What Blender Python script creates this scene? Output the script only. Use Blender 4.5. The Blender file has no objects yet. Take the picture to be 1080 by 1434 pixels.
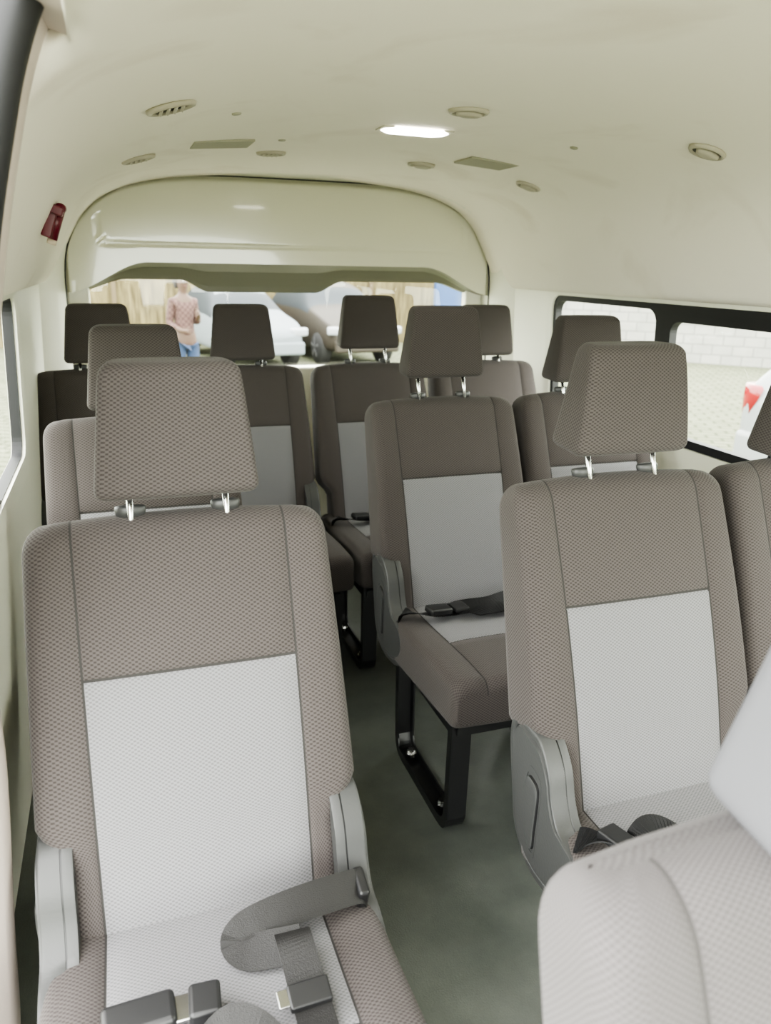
import bpy, bmesh, math, random
from mathutils import Vector, Matrix
random.seed(4)
scene=bpy.context.scene
try:
    scene.view_settings.look='AgX - Medium High Contrast'
except Exception as ex: print(ex)
COL=scene.collection
pi=math.pi
CX=0.68   # van centre line

# ------------------------------------------------------------------ materials
def new_mat(name):
    m=bpy.data.materials.new(name); m.use_nodes=True
    nt=m.node_tree; b=nt.nodes.get("Principled BSDF")
    return m,nt,b
def simple(name,col,rough=.5,metal=0,noise=0,nscale=8,bump=0,bscale=200,coat=0,spec=None):
    m,nt,b=new_mat(name)
    b.inputs["Base Color"].default_value=(*col,1); b.inputs["Roughness"].default_value=rough
    b.inputs["Metallic"].default_value=metal; b.inputs["Coat Weight"].default_value=coat
    if spec is not None: b.inputs["Specular IOR Level"].default_value=spec
    tc=nt.nodes.new("ShaderNodeTexCoord")
    if noise:
        n=nt.nodes.new("ShaderNodeTexNoise"); n.inputs["Scale"].default_value=nscale; n.inputs["Detail"].default_value=5
        nt.links.new(tc.outputs["Object"],n.inputs["Vector"])
        r=nt.nodes.new("ShaderNodeMix"); r.data_type='RGBA'
        r.inputs[6].default_value=(*[c*(1-noise) for c in col],1); r.inputs[7].default_value=(*[min(1,c*(1+noise)) for c in col],1)
        nt.links.new(n.outputs["Fac"],r.inputs[0]); nt.links.new(r.outputs[2],b.inputs["Base Color"])
    if bump:
        n=nt.nodes.new("ShaderNodeTexNoise"); n.inputs["Scale"].default_value=bscale; n.inputs["Detail"].default_value=3
        nt.links.new(tc.outputs["Object"],n.inputs["Vector"])
        bp=nt.nodes.new("ShaderNodeBump"); bp.inputs["Strength"].default_value=bump; bp.inputs["Distance"].default_value=.002
        nt.links.new(n.outputs["Fac"],bp.inputs["Height"]); nt.links.new(bp.outputs[0],b.inputs["Normal"])
    return m
def fabric(name,ca,cb,pitch=.0064):
    m,nt,b=new_mat(name); L=nt.links
    uv=nt.nodes.new("ShaderNodeUVMap"); s=nt.nodes.new("ShaderNodeSeparateXYZ"); L.new(uv.outputs[0],s.inputs[0])
    def mth(op,a,bv=None,c=None):
        n=nt.nodes.new("ShaderNodeMath"); n.operation=op
        for i,v in enumerate((a,bv,c)):
            if v is None: continue
            if hasattr(v,'links'): L.new(v,n.inputs[i])
            else: n.inputs[i].default_value=v
        return n.outputs[0]
    u=mth('COSINE',mth('MULTIPLY',s.outputs[0],2*pi/(pitch*1.4)))
    v=mth('COSINE',mth('MULTIPLY',s.outputs[1],2*pi/pitch))
    p=mth('MULTIPLY_ADD',mth('MULTIPLY',u,v),.5,.5)
    mr=nt.nodes.new("ShaderNodeMapRange"); mr.inputs[1].default_value=.15; mr.inputs[2].default_value=.7; mr.interpolation_type='SMOOTHSTEP'
    L.new(p,mr.inputs[0])
    mx=nt.nodes.new("ShaderNodeMix"); mx.data_type='RGBA'; mx.inputs[6].default_value=(*ca,1); mx.inputs[7].default_value=(*cb,1)
    L.new(mr.outputs[0],mx.inputs[0]); L.new(mx.outputs[2],b.inputs["Base Color"])
    bp=nt.nodes.new("ShaderNodeBump"); bp.inputs["Strength"].default_value=.35; bp.inputs["Distance"].default_value=.001
    L.new(p,bp.inputs["Height"]); L.new(bp.outputs[0],b.inputs["Normal"])
    b.inputs["Roughness"].default_value=.9; b.inputs["Sheen Weight"].default_value=.08; b.inputs["Specular IOR Level"].default_value=.12
    return m
def glass(name,tint=(.95,.97,.93),refl=.05):
    m,nt,b=new_mat(name); nt.nodes.remove(b)
    t=nt.nodes.new("ShaderNodeBsdfTransparent"); t.inputs[0].default_value=(*tint,1)
    g=nt.nodes.new("ShaderNodeBsdfGlossy"); g.inputs["Roughness"].default_value=.02
    mx=nt.nodes.new("ShaderNodeMixShader"); mx.inputs[0].default_value=refl
    nt.links.new(t.outputs[0],mx.inputs[1]); nt.links.new(g.outputs[0],mx.inputs[2])
    nt.links.new(mx.outputs[0],nt.nodes["Material Output"].inputs[0]); return m
M_dark=fabric("fabric_dark",(.035,.0298,.0283),(.071,.0625,.060))
M_light=fabric("fabric_light",(.110,.108,.113),(.182,.180,.187),.0058)
M_dark_lit=fabric("fabric_dark_lit",(.075,.068,.068),(.118,.109,.111),.0050)  # dark seat fabric with outdoor light painted in, for the nearest seat
M_headrest_lit=simple("headrest_grey_lit",(.115,.115,.127),.7,bump=.1)  # smooth headrest colour lightened to paint in outdoor light
M_seam=simple("seam_thread",(.022,.020,.019),.9)
M_seam_lit=simple("seam_thread_lit",(.05,.046,.046),.9)  # seam colour raised along with the light painted into that seat
M_plas=simple("plastic_grey",(.046,.047,.047),.48,bump=.15)
M_plasd=simple("plastic_dark_grey",(.012,.012,.013),.38)
M_collar=simple("plastic_collar_grey",(.035,.035,.036),.4)
M_black=simple("black_metal",(.007,.007,.008),.35)
M_rub=simple("black_rubber",(.008,.008,.010),.6)
M_chrome=simple("chrome",(.6,.6,.6),.2,1)
M_paint=simple("cream_trim",(.78,.77,.66),.4,noise=.02)
M_gate=simple("tailgate_gloss_trim",(.66,.65,.51),.12,coat=.5)
M_gated=simple("tailgate_lip_trim",(.14,.14,.095),.4)
M_glass=glass("window_glass")
M_red=simple("hammer_red",(.10,.004,.014),.35)
M_vent=simple("vent_plastic",(.60,.57,.48),.5)
M_slot=simple("vent_slot_dark",(.04,.04,.03),.6)
M_pink=simple("pillar_trim",(.50,.43,.39),.55,bump=.1)
# headliner with faint smudges
m,nt,b=new_mat("headliner"); tc=nt.nodes.new("ShaderNodeTexCoord")
n1=nt.nodes.new("ShaderNodeTexNoise"); n1.inputs["Scale"].default_value=3.2; n1.inputs["Detail"].default_value=8; n1.inputs["Distortion"].default_value=.8
n2=nt.nodes.new("ShaderNodeTexNoise"); n2.inputs["Scale"].default_value=300
for n in(n1,n2): nt.links.new(tc.outputs["Object"],n.inputs[0])
cr=nt.nodes.new("ShaderNodeValToRGB"); cr.color_ramp.elements[0].position=.27; cr.color_ramp.elements[0].color=(.80,.745,.65,1); cr.color_ramp.elements[1].position=.46; cr.color_ramp.elements[1].color=(.90,.855,.76,1)
nt.links.new(n1.outputs[0],cr.inputs[0]); nt.links.new(cr.outputs[0],b.inputs["Base Color"]); b.inputs["Roughness"].default_value=.75
bp=nt.nodes.new("ShaderNodeBump"); bp.inputs["Strength"].default_value=.1; bp.inputs["Distance"].default_value=.002; nt.links.new(n2.outputs[0],bp.inputs["Height"]); nt.links.new(bp.outputs[0],b.inputs["Normal"])
M_head=m
M_belt=simple("belt_webbing",(.008,.008,.009),.55,bump=.4,bscale=700,spec=.25); M_beltg=simple("belt_webbing_grey",(.014,.0135,.0135),.5,bump=.4,bscale=700,spec=.3)
m,nt,b=new_mat("vinyl_floor"); tc=nt.nodes.new("ShaderNodeTexCoord")
n1=nt.nodes.new("ShaderNodeTexNoise"); n1.inputs["Scale"].default_value=5; n1.inputs["Detail"].default_value=9; n1.inputs["Roughness"].default_value=.65
n2=nt.nodes.new("ShaderNodeTexNoise"); n2.inputs["Scale"].default_value=260
n3=nt.nodes.new("ShaderNodeTexNoise"); n3.inputs["Scale"].default_value=4; n3.inputs["Detail"].default_value=1
for n in(n1,n2,n3): nt.links.new(tc.outputs["Object"],n.inputs[0])
cr=nt.nodes.new("ShaderNodeValToRGB"); cr.color_ramp.elements[0].position=.3; cr.color_ramp.elements[0].color=(.068,.076,.068,1); cr.color_ramp.elements[1].position=.75; cr.color_ramp.elements[1].color=(.128,.137,.122,1)
nt.links.new(n1.outputs[0],cr.inputs[0]); nt.links.new(cr.outputs[0],b.inputs["Base Color"])
rr=nt.nodes.new("ShaderNodeMapRange"); rr.inputs[3].default_value=.22; rr.inputs[4].default_value=.40; nt.links.new(n1.outputs[0],rr.inputs[0]); nt.links.new(rr.outputs[0],b.inputs["Roughness"])
bp=nt.nodes.new("ShaderNodeBump"); bp.inputs["Strength"].default_value=.3; bp.inputs["Distance"].default_value=.002; nt.links.new(n2.outputs[0],bp.inputs["Height"])
bp2=nt.nodes.new("ShaderNodeBump"); bp2.inputs["Strength"].default_value=.25; bp2.inputs["Distance"].default_value=.01; nt.links.new(n3.outputs[0],bp2.inputs["Height"]); nt.links.new(bp.outputs[0],bp2.inputs["Normal"]); nt.links.new(bp2.outputs[0],b.inputs["Normal"])
M_floor=m
def emis(name,col,s):
    m,nt,b=new_mat(name); b.inputs["Base Color"].default_value=(*col,1)
    b.inputs["Emission Color"].default_value=(*col,1); b.inputs["Emission Strength"].default_value=s; return m
M_lamp=emis("dome_lens",(1,.97,.88),16)

# ------------------------------------------------------------------ helpers
def mk(name,verts,faces,mats,fm=None,smooth=True,uv=None,parent=None,loc=None,rot=None):
    me=bpy.data.meshes.new(name); me.from_pydata([tuple(v) for v in verts],[],faces)
    for m in (mats if isinstance(mats,(list,tuple)) else [mats]): me.materials.append(m)
    if fm:
        for p,i in zip(me.polygons,fm): p.material_index=i
    if smooth:
        for p in me.polygons: p.use_smooth=True
    if uv:
        ul=me.uv_layers.new(name="UVMap"); k=0
        for f in uv:
            for c in f: ul.data[k].uv=c; k+=1
    me.validate(); me.update()
    o=bpy.data.objects.new(name,me); COL.objects.link(o)
    if parent: o.parent=parent
    if loc: o.location=loc
    if rot: o.rotation_euler=rot
    return o
def empty(name,loc=(0,0,0),rot=(0,0,0)):
    e=bpy.data.objects.new(name,None); e.empty_display_size=.05; e.location=loc; e.rotation_euler=rot; COL.objects.link(e); return e
def tag(o,label,cat,group=None,kind=None):
    o["label"]=label; o["category"]=cat
    if group: o["group"]=group
    if kind: o["kind"]=kind
def struct(o,label,cat): tag(o,label,cat,kind="structure")
def mod_bevel(o,w,seg=3,ang=.6):
    b=o.modifiers.new("b",'BEVEL'); b.width=w; b.segments=seg; b.limit_method='ANGLE'; b.angle_limit=ang
    for p in o.data.polygons: p.use_smooth=True
    o.modifiers.new("wn",'WEIGHTED_NORMAL'); return o
def recalc(q):
    bm=bmesh.new(); bm.from_mesh(q.data); bmesh.ops.recalc_face_normals(bm,faces=bm.faces); bm.to_mesh(q.data); bm.free()
class MB:   # mesh builder
    def __init__(s): s.v=[];s.f=[];s.m=[]
    def box(s,c,d,mi=0,R=None):
        n=len(s.v); c=Vector(c)
        for x in(-.5,.5):
            for y in(-.5,.5):
                for z in(-.5,.5):
                    p=Vector((x*d[0],y*d[1],z*d[2]))
                    if R is not None: p=R@p
                    s.v.append(c+p)
        for q in((0,1,3,2),(4,6,7,5),(0,4,5,1),(2,3,7,6),(0,2,6,4),(1,5,7,3)):
            s.f.append(tuple(n+i for i in q)); s.m.append(mi)
    def cyl(s,a,b,r,seg=16,mi=0,r2=None):
        a=Vector(a);b=Vector(b);d=(b-a).normalized(); u=d.orthogonal().normalized(); w=d.cross(u); n=len(s.v); r2=r if r2 is None else r2
        for k in range(seg):
            t=2*pi*k/seg; s.v.append(a+(u*math.cos(t)+w*math.sin(t))*r)
        for k in range(seg):
            t=2*pi*k/seg; s.v.append(b+(u*math.cos(t)+w*math.sin(t))*r2)
        for k in range(seg):
            s.f.append((n+k,n+(k+1)%seg,n+seg+(k+1)%seg,n+seg+k)); s.m.append(mi)
        s.f.append(tuple(n+k for k in reversed(range(seg)))); s.m.append(mi)
        s.f.append(tuple(n+seg+k for k in range(seg))); s.m.append(mi)
    def obj(s,name,mats,smooth=False,**k): return mk(name,s.v,s.f,mats,s.m,smooth,**k)
def cat(pts,n=8,closed=False):
    P=[Vector(p) for p in pts]; out=[]; N=len(P)
    rng=range(N) if closed else range(N-1)
    for i in rng:
        p0=P[(i-1)%N] if closed or i>0 else P[0]; p1=P[i]; p2=P[(i+1)%N]; p3=P[(i+2)%N] if closed or i+2<N else P[-1]
        for k in range(n):
            t=k/n
            out.append(.5*((2*p1)+(p2-p0)*t+(2*p0-5*p1+4*p2-p3)*t*t+(-p0+3*p1-3*p2+p3)*t**3))
    if not closed: out.append(P[-1])
    return out
def tube(name,pts,r,mat,seg=10,**k):
    P=[Vector(p) for p in pts]; v=[];f=[]; prev=None
    for i,p in enumerate(P):
        d=(P[min(i+1,len(P)-1)]-P[max(i-1,0)]).normalized()
        if prev is None: u=d.orthogonal().normalized()
        else: u=(prev-d*prev.dot(d)).normalized()
        prev=u; w=d.cross(u)
        for j in range(seg):
            t=2*pi*j/seg; v.append(p+(u*math.cos(t)+w*math.sin(t))*r)
    for i in range(len(P)-1):
        for j in range(seg):
            f.append((i*seg+j,i*seg+(j+1)%seg,(i+1)*seg+(j+1)%seg,(i+1)*seg+j))
    f.append(tuple(range(seg))[::-1]); n=(len(P)-1)*seg; f.append(tuple(n+j for j in range(seg)))
    return mk(name,v,f,mat,**k)
def ribbon(name,pts,wdirs,width,mat,th=.0011,n=8,**k):
    P=cat(pts,n); W=cat(wdirs,n); v=[];f=[];uv=[]
    S=[0]
    for i in range(1,len(P)): S.append(S[-1]+(P[i]-P[i-1]).length)
    for i,p in enumerate(P):
        d=(P[min(i+1,len(P)-1)]-P[max(i-1,0)]).normalized(); w=W[i]; w=(w-d*w.dot(d)).normalized(); nn=d.cross(w)
        for a,b in((-.5,-1),(.5,-1),(.5,1),(-.5,1)): v.append(p+w*width*a+nn*th*b)
    ux=(0,1,1,0)
    for i in range(len(P)-1):
        for j in range(4):
            j2=(j+1)%4; f.append((i*4+j,i*4+j2,(i+1)*4+j2,(i+1)*4+j)); uv.append([(ux[j],S[i]),(ux[j2],S[i]),(ux[j2],S[i+1]),(ux[j],S[i+1])])
    f.append((3,2,1,0)); m=(len(P)-1)*4; f.append((m,m+1,m+2,m+3)); uv+=[[(0,0)]*4]*2
    return mk(name,v,f,mat,smooth=False,uv=uv,**k)
def loft(name,rings,mats,matfn=None,**k):
    N=len(rings[0]); v=[];f=[];fm=[];uv=[]
    for r in rings: v+=r
    mid=rings[len(rings)//2]; U=[0]
    for j in range(N): U.append(U[-1]+(mid[(j+1)%N]-mid[j]).length)
    V=[0]
    for i in range(len(rings)-1): V.append(V[-1]+max((rings[i+1][j]-rings[i][j]).length for j in range(0,N,3)))
    for i in range(len(rings)-1):
        for j in range(N):
            f.append((i*N+j,i*N+(j+1)%N,(i+1)*N+(j+1)%N,(i+1)*N+j)); fm.append(matfn(i,j) if matfn else 0)
            uv.append(((U[j],V[i]),(U[j+1],V[i]),(U[j+1],V[i+1]),(U[j],V[i+1])))
    f.append(tuple(range(N))[::-1]); fm.append(0); uv.append([(p.x,p.y) for p in reversed(rings[0])])
    n=(len(rings)-1)*N; f.append(tuple(n+j for j in range(N))); fm.append(0); uv.append([(p.x,p.y+p.z) for p in rings[-1]])
    return mk(name,v,f,mats,fm,True,uv,**k)
def sst(a,b,x):
    t=max(0,min(1,(x-a)/(b-a))); return t*t*(3-2*t)

# ------------------------------------------------------------------ seat
REC=math.radians(19.5)
AX=Vector((0,math.sin(REC),math.cos(REC))); NR=Vector((0,-math.cos(REC),math.sin(REC)))
BASE=Vector((0,-.012,.365)); LB=.622
SW=.0016
def ring_params(hw,rc,sx):
    xs=[]; a=hw-rc
    for k in range(5): xs.append(-a+(a-sx-SW)*k/5)
    xs+= [-sx-SW,-sx,-sx+SW]
    m=10
    for k in range(1,m): xs.append(-sx+SW+(2*sx-2*SW)*k/m)
    xs+=[sx-SW,sx,sx+SW]
    for k in range(1,6): xs.append(sx+SW+(a-sx-SW)*k/5)
    return xs
def close_section(pts,a,rc,hw,d0,db,rb,crown,axis_rb=None):
    for k in range(1,7):
        th=pi/2*k/6; pts.append((a+rc*math.sin(th),d0-rc*(1-math.cos(th)),0))
    pts.append((hw,(d0-rc+db+rb)/2,0))
    for k in range(0,5):
        th=pi/2*k/4; pts.append((hw-rb*(1-math.cos(th)),db+rb*(1-math.sin(th)),0))
    for k in range(1,8): x=(hw-rb)*(1-2*k/8); pts.append((x,db-.004*(1-(x/hw)**2),crown(x)))
    for k in range(4,-1,-1):
        th=pi/2*k/4; pts.append((-hw+rb*(1-math.cos(th)),db+rb*(1-math.sin(th)),0))
    pts.append((-hw,(d0-rc+db+rb)/2,0))
    for k in range(6,0,-1):
        th=pi/2*k/6; pts.append((-a-rc*math.sin(th),d0-rc*(1-math.cos(th)),0))
ST=.402
def back_ring(s,L,ins,insd,fade):
    t=s/L
    hw=.231-.017*t-.040*(1-sst(.24,.34,t))-ins; rc=.026-ins*.3-.006*(1-sst(.24,.34,t)); sx=.146+.004*t; T=.118-.028*t
    sx=min(sx,hw-rc-.004)
    xs=ring_params(hw,rc,sx); pts=[]
    def bulge(x):
        u=abs(x)/hw
        d=(.007*(1-u*u)+.006*math.exp(-((abs(x)-.185)/.03)**2))*fade+.014*math.sin(pi*min(1,t*1.02))
        d-=.004*fade*math.exp(-((abs(x)-sx)/.003)**2)
        if abs(x)<sx: d-=.004*math.exp(-((s-ST)/.003)**2)
        return d
    crown=lambda x: .008*(1-(x/hw)**2)*sst(.7,1,t)
    for x in xs: pts.append((x,bulge(x)-insd,crown(x)))
    a=hw-rc; rb=min(.03,T*.3)
    close_section(pts,a,rc,hw,bulge(a)-insd,-T+insd,min(rb,(T-2*insd)*.3),crown)
    return [BASE+AX*(s+c)+Vector((x,0,0))+NR*d for x,d,c in pts]
def build_backrest(parent):
    rows=[(s,0,0,1) for s in (0,.03,.07,.12,.15,.17,.19,.21,.23,.25,.28,.32,.36,.385,ST-.006,ST-.002,ST,ST+.002,ST+.006,.43,.47,.51,.545,.57)]
    r=.045
    for k in range(1,10):
        th=pi/2*k/9; rows.append((LB-r+r*math.sin(th),.030*(1-math.cos(th)),.036*(1-math.cos(th)),math.cos(th)**.5 if k<9 else 0))
    rings=[back_ring(s,LB,a,b,c) for s,a,b,c in rows]
    def mf(i,j):
        if j in (5,6,17,18): return 2
        if 7<=j<=16:
            if rows[i][0]>=ST-.0021 and rows[i+1][0]<=ST+.0021: return 2
            if rows[i+1][0]<=ST+.0001: return 1
        return 0
    return loft("backrest",rings,[M_dark,M_light,M_seam],mf,parent=parent)
def build_cushion(parent):
    ys=[.06,.02,-.02,-.06,-.10,-.14,-.18,-.215,-.234,-.238,-.24,-.242,-.246,-.27,-.31,-.35,-.39,-.43]
    rows=[(y,0,0) for y in ys]; r=.028
    for k in range(1,7):
        th=pi/2*k/6; rows.append((-.43-r*math.sin(th),r*(1-math.cos(th)),r*.5*(1-math.cos(th))))
    rings=[]
    for y,ins,inb in rows:
        hw=.225-ins*.4; rc=.024; sx=.146; pts=[]
        t=(.06-y)/.53
        zt=.414+.026*sst(.1,.9,t)-ins; zb=.290+.045*t+inb
        def top(x):
            u=abs(x)/hw
            d=.008*(1-u*u)+.007*math.exp(-((abs(x)-.185)/.03)**2)-.0045*math.exp(-((abs(x)-sx)/.003)**2)
            if abs(x)<sx: d-=.004*math.exp(-((y+.24)/.003)**2)
            return d
        for x in ring_params(hw,rc,sx): pts.append((x,zt+top(x),0))
        a=hw-rc
        close_section(pts,a,rc,hw,zt+top(a),zb,.016,lambda x:0)
        rings.append([Vector((x,y,z)) for x,z,_ in pts])
    def mf(i,j):
        if j in (5,6,17,18): return 2
        if 7<=j<=16:
            if rows[i+1][0]>=-.2381: return 1
            if rows[i+1][0]>=-.2421: return 2
        return 0
    o=loft("cushion",rings,[M_dark,M_light,M_seam],mf,parent=parent)
    recalc(o); return o
def build_headrest(parent,raise_=0.0):
    H=.188; rings=[]; rows=[]
    for k in range(0,5): th=pi/2*(1-k/5); rows.append((.018*(1-math.sin(th)),.018*(1-math.cos(th))))
    for s in (.018,.03,.05,.075,.10,.125,.15): rows.append((s,0))
    r=.020
    for k in range(1,8): th=pi/2*k/7; rows.append((H-r+r*math.sin(th),r*(1-math.cos(th))))
    c0=BASE+AX*(LB+.024)
    for s,ins in rows:
        t=s/H; hw=.115-.021*t-ins*.8; rf=.011; T0=.052+.004*math.sin(pi*t)-ins*.9; T1=.076-.058*t-ins*.4
        a=hw-rf; pts=[]
        for k in range(13):
            x=-a+2*a*k/12; pts.append((x,T0+.005*(1-(x/hw)**2),0))
        fz=T0+.005*(1-(a/hw)**2); rb=max(.004,min(.02,(fz+T1-rf)*.5))
        close_section(pts,a,rf,hw,fz,-T1,rb,lambda x:0)
        rings.append([c0+Vector((x-math.copysign(max(0,(T0-.01-d))*.12,x)*(1 if abs(x)>hw*.8 else 0),-d+.085*s,s)) for x,d,_ in pts])
    o=loft("headrest",rings,[M_dark],None,parent=parent)
    for sx in(-.068,.068):
        mb=MB(); p=c0+Vector((sx,.0,.02)); mb.cyl(p-AX*.11,p+AX*.02,.0050,18)
        mb.obj("headrest_post",[M_chrome],True,parent=o)["label"]="chrome headrest post"
    o.location=Vector((0,0.02,0))+AX*raise_
    return o
def build_guides(parent):
    for sx in(-.068,.068):
        rings=[]
        c=BASE+AX*(LB+.003)+Vector((sx,.025,0))
        for s,r in((-.012,.015),(.002,.017),(.006,.016),(.0075,.010)):
            rings.append([c+AX*s+Vector((r*1.3*math.cos(a),r*.75*math.sin(a)*math.cos(REC),-r*.75*math.sin(a)*math.sin(REC))) for a in [2*pi*k/24 for k in range(24)]])
        loft("headrest_guide",rings,[M_collar],parent=parent)["label"]="dark grey plastic headrest guide"
def build_cover(parent,side):
    out=[(.072,.552),(.035,.548),(.000,.510),(-.018,.46),(-.045,.425),(-.10,.41),(-.135,.385),(-.135,.34),(-.10,.305),(-.04,.285),(.04,.285),(.095,.33),(.115,.40),(.135,.49),(.130,.542),(.105,.560)]
    P=[Vector((0,a,b)) for a,b in out]; P=cat(P,4,True); c=sum(P,Vector())/len(P)
    x0=.178; rings=[]
    for dx,k in((0,.99),(.002,1),(.014,1),(.0145,.985),(.016,.985),(.0165,1.0),(.040,1),(.0425,.996),(.044,.985),(.045,.965),(.045,.90),(.0415,.885),(.0415,.865),(.048,.845),(.0485,.80),(.0485,.70)):
        rings.append([Vector((side*(x0+dx),c.y+(p.y-c.y)*k,c.z+(p.z-c.z)*k)) for p in P])
    o=loft("recliner_cover",rings,[M_plas,M_plasd],lambda i,j:1 if i in(2,3,4,11) else 0,parent=parent)
    L=[(-.020,.492),(.000,.505),(.020,.50),(.026,.46),(.014,.40),(.000,.362),(-.016,.362),(-.018,.40),(-.020,.44)]
    P=cat([Vector((0,a+.035,b-.025)) for a,b in L],4,True); c=sum(P,Vector())/len(P); rings=[]
    for dx,k in((.03,1.16),(.0492,1.16),(.0493,1.0),(.0445,.99),(.0445,.93),(.053,.90),(.0545,.84),(.0545,.70)):
        rings.append([Vector((side*(x0+dx),c.y+(p.y-c.y)*k,c.z+(p.z-c.z)*k)) for p in P])
    l=loft("recliner_lever",rings,[M_plas,M_plasd],lambda i,j:1 if 1<i<5 else 0,parent=o); l["label"]="grey recliner lever"
    for q in(o,l):
        recalc(q); q.data.set_sharp_from_angle(angle=.7)
    return o
def build_legs(parent,x):
    path=[(-.03,.30),(-.035,.05),(-.05,.020),(-.08,.0125),(-.33,.0125),(-.365,.020),(-.382,.05),(-.388,.33)]
    P=[Vector((x,a,b)) for a,b in path]
    fine=[P[0]]+cat(P[1:4],5)+cat(P[4:7],5)+[P[7]]
    rings=[]
    for i,p in enumerate(fine):
        d=(fine[min(i+1,len(fine)-1)]-fine[max(i-1,0)]).normalized(); n=Vector((0,-d.z,d.y))
        w,h,t=.024,.012,.004
        sec=[(-w,-h),(w,-h),(w,h),(w-t,h),(w-t,-h+t),(-w+t,-h+t),(-w+t,h),(-w,h)]
        rings.append([p+Vector((a,0,0))-n*b for a,b in sec])
    o=loft("leg_frame",rings,[M_black],parent=parent)
    for pl in o.data.polygons: pl.use_smooth=False
    recalc(o)
    mbx=MB(); mbx.box((x,-.20,.290),(.045,.40,.02)); mbx.obj("leg_crossbar",[M_black],parent=o)
    for y in(-.31,-.09):
        b=MB(); b.cyl((x,y,.020),(x,y,.030),.015,16); b.cyl((x,y,.028),(x,y,.040),.010,6)
        b.obj("bolt",[M_chrome],parent=o)
    return o
def build_seat_pan(parent):
    mb=MB(); mb.box((0,-.2,.298),(.38,.42,.022))
    mb.cyl((-.18,-.02,.285),(.18,-.02,.285),.014,12); mb.cyl((-.18,-.38,.300),(.18,-.38,.300),.014,12)
    return mb.obj("seat_pan",[M_black],parent=parent)
def rbox(name,c,d,mat,parent,rot=(0,0,0),bev=.006,label=None):
    mb=MB(); mb.box((0,0,0),d); o=mb.obj(name,[mat],parent=parent); o.location=c; o.rotation_euler=rot; mod_bevel(o,bev,4)
    if label: o["label"]=label
    return o
def build_belt_std(parent):
    pts=[(-.205,-.06,.43),(-.19,-.09,.448),(-.13,-.11,.448),(-.05,-.09,.447),(.03,-.10,.455),(.10,-.075,.452),(.17,-.06,.455),(.212,-.03,.43)]
    ws=[(0,-1,.3),(0,-.9,.5),(0,-1,.1),(0,-.9,-.4),(0,-.9,-.3),(0,-.9,-.4),(0,-.9,-.2),(0,-1,.3)]
    o=ribbon("seat_belt",pts,ws,.046,M_belt,parent=parent)
    rbox("buckle",(-.12,-.11,.458),(.064,.042,.018),M_plasd,o,(0,.1,.15))
    rbox("belt_tongue",(-.06,-.102,.455),(.040,.046,.012),M_plasd,o,(0,0,.1),.004)
    pts=[(.212,-.02,.43),(.16,-.10,.452),(.10,-.125,.448),(.03,-.12,.450),(-.03,-.135,.446)]
    ws=[(-.3,-1,.3),(-.2,-.9,.4),(0,-1,.2),(0,-1,-.2),(0,-1,.2)]
    ribbon("seat_belt",pts,ws,.046,M_belt,parent=parent)
    rbox("buckle",(.16,-.075,.466),(.06,.042,.020),M_plasd,o,(0,.1,-.5))
    return o
def build_belt_short(parent):
    pts=[(-.205,-.07,.43),(-.185,-.10,.452),(-.14,-.125,.456),(-.10,-.115,.462),(-.06,-.13,.456),(-.03,-.16,.446)]
    ws=[(0,-1,.3),(0,-.9,.5),(0,-1,.1),(.1,-.9,-.4),(.4,-.9,-.1),(.7,-.7,0)]
    o=ribbon("seat_belt",pts,ws,.046,M_belt,parent=parent)
    rbox("belt_tongue",(-.165,-.115,.460),(.04,.048,.016),M_plasd,o,(0,.1,.3),.004)
    return o
def build_belt_front(parent):
    # flat strap from the anchor, crisp fold at the far end, second layer coming back and a hanging end
    pts=[(.208,-.050,.436),(.195,-.058,.456),(.15,-.070,.466),(.10,-.080,.470),(.055,-.088,.468),(.030,-.094,.463),(.020,-.104,.456),(.034,-.116,.450),(.065,-.122,.452),(.098,-.128,.456)]
    ws=[(0,.75,.62)]*6+[(.1,.8,.5),(0,.85,.45),(0,.85,.45),(0,.85,.45)]
    o=ribbon("seat_belt",pts,ws,.046,M_beltg,n=6,parent=parent); o["label"]="charcoal seat belt webbing folded loosely"
    pts=[(.088,-.118,.468),(.088,-.135,.472),(.090,-.165,.462),(.092,-.20,.452),(.094,-.26,.448)]
    ws=[(1,0,0),(1,0,.05),(1,-.05,.1),(1,-.05,.05),(1,0,0)]
    ribbon("seat_belt",pts,ws,.046,M_beltg,n=6,parent=parent)
    pts=[(.06,-.29,.446),(.045,-.262,.452),(.02,-.236,.468),(-.005,-.226,.472),(-.030,-.238,.460),(-.042,-.28,.446)]
    ws=[(.5,.8,.3),(.3,.8,.5),(0,.8,.6),(0,.8,.6),(-.3,.7,.5),(-.7,.5,.2)]
    o2=ribbon("seat_belt",pts,ws,.038,M_beltg,n=6,parent=parent)
    rbox("buckle",(-.105,-.178,.458),(.084,.044,.026),M_plasd,o2,(.1,0,.05),.008,"dark grey plastic buckle housing")
    rbox("buckle_tongue",(-.030,-.180,.458),(.038,.044,.025),M_plasd,o2,(.1,0,-.05),.006)
    rbox("latch_plate",(-.057,-.178,.458),(.022,.034,.005),M_chrome,o2,(.1,0,0),.002,"chrome latch plate")
    rbox("belt_tongue",(.091,-.205,.458),(.052,.030,.012),M_plasd,o,(.25,0,.03),.003)
    rbox("latch_plate",(.059,-.205,.460),(.014,.022,.004),M_chrome,o,(.2,0,.05),.0015,"chrome latch plate")
    rbox("belt_anchor",(.202,-.048,.442),(.016,.044,.044),M_plasd,o,(.3,0,0),.005)
    return o
def build_seat(front=False,raise_=0):
    e=empty("passenger_seat")
    build_backrest(e); build_cushion(e); build_headrest(e,raise_); build_guides(e)
    for s in(-1,1): build_cover(e,s)
    for x in(-.175,.175): build_legs(e,x)
    build_seat_pan(e)
    (build_belt_front if front else build_belt_std)(e)
    return e
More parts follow.
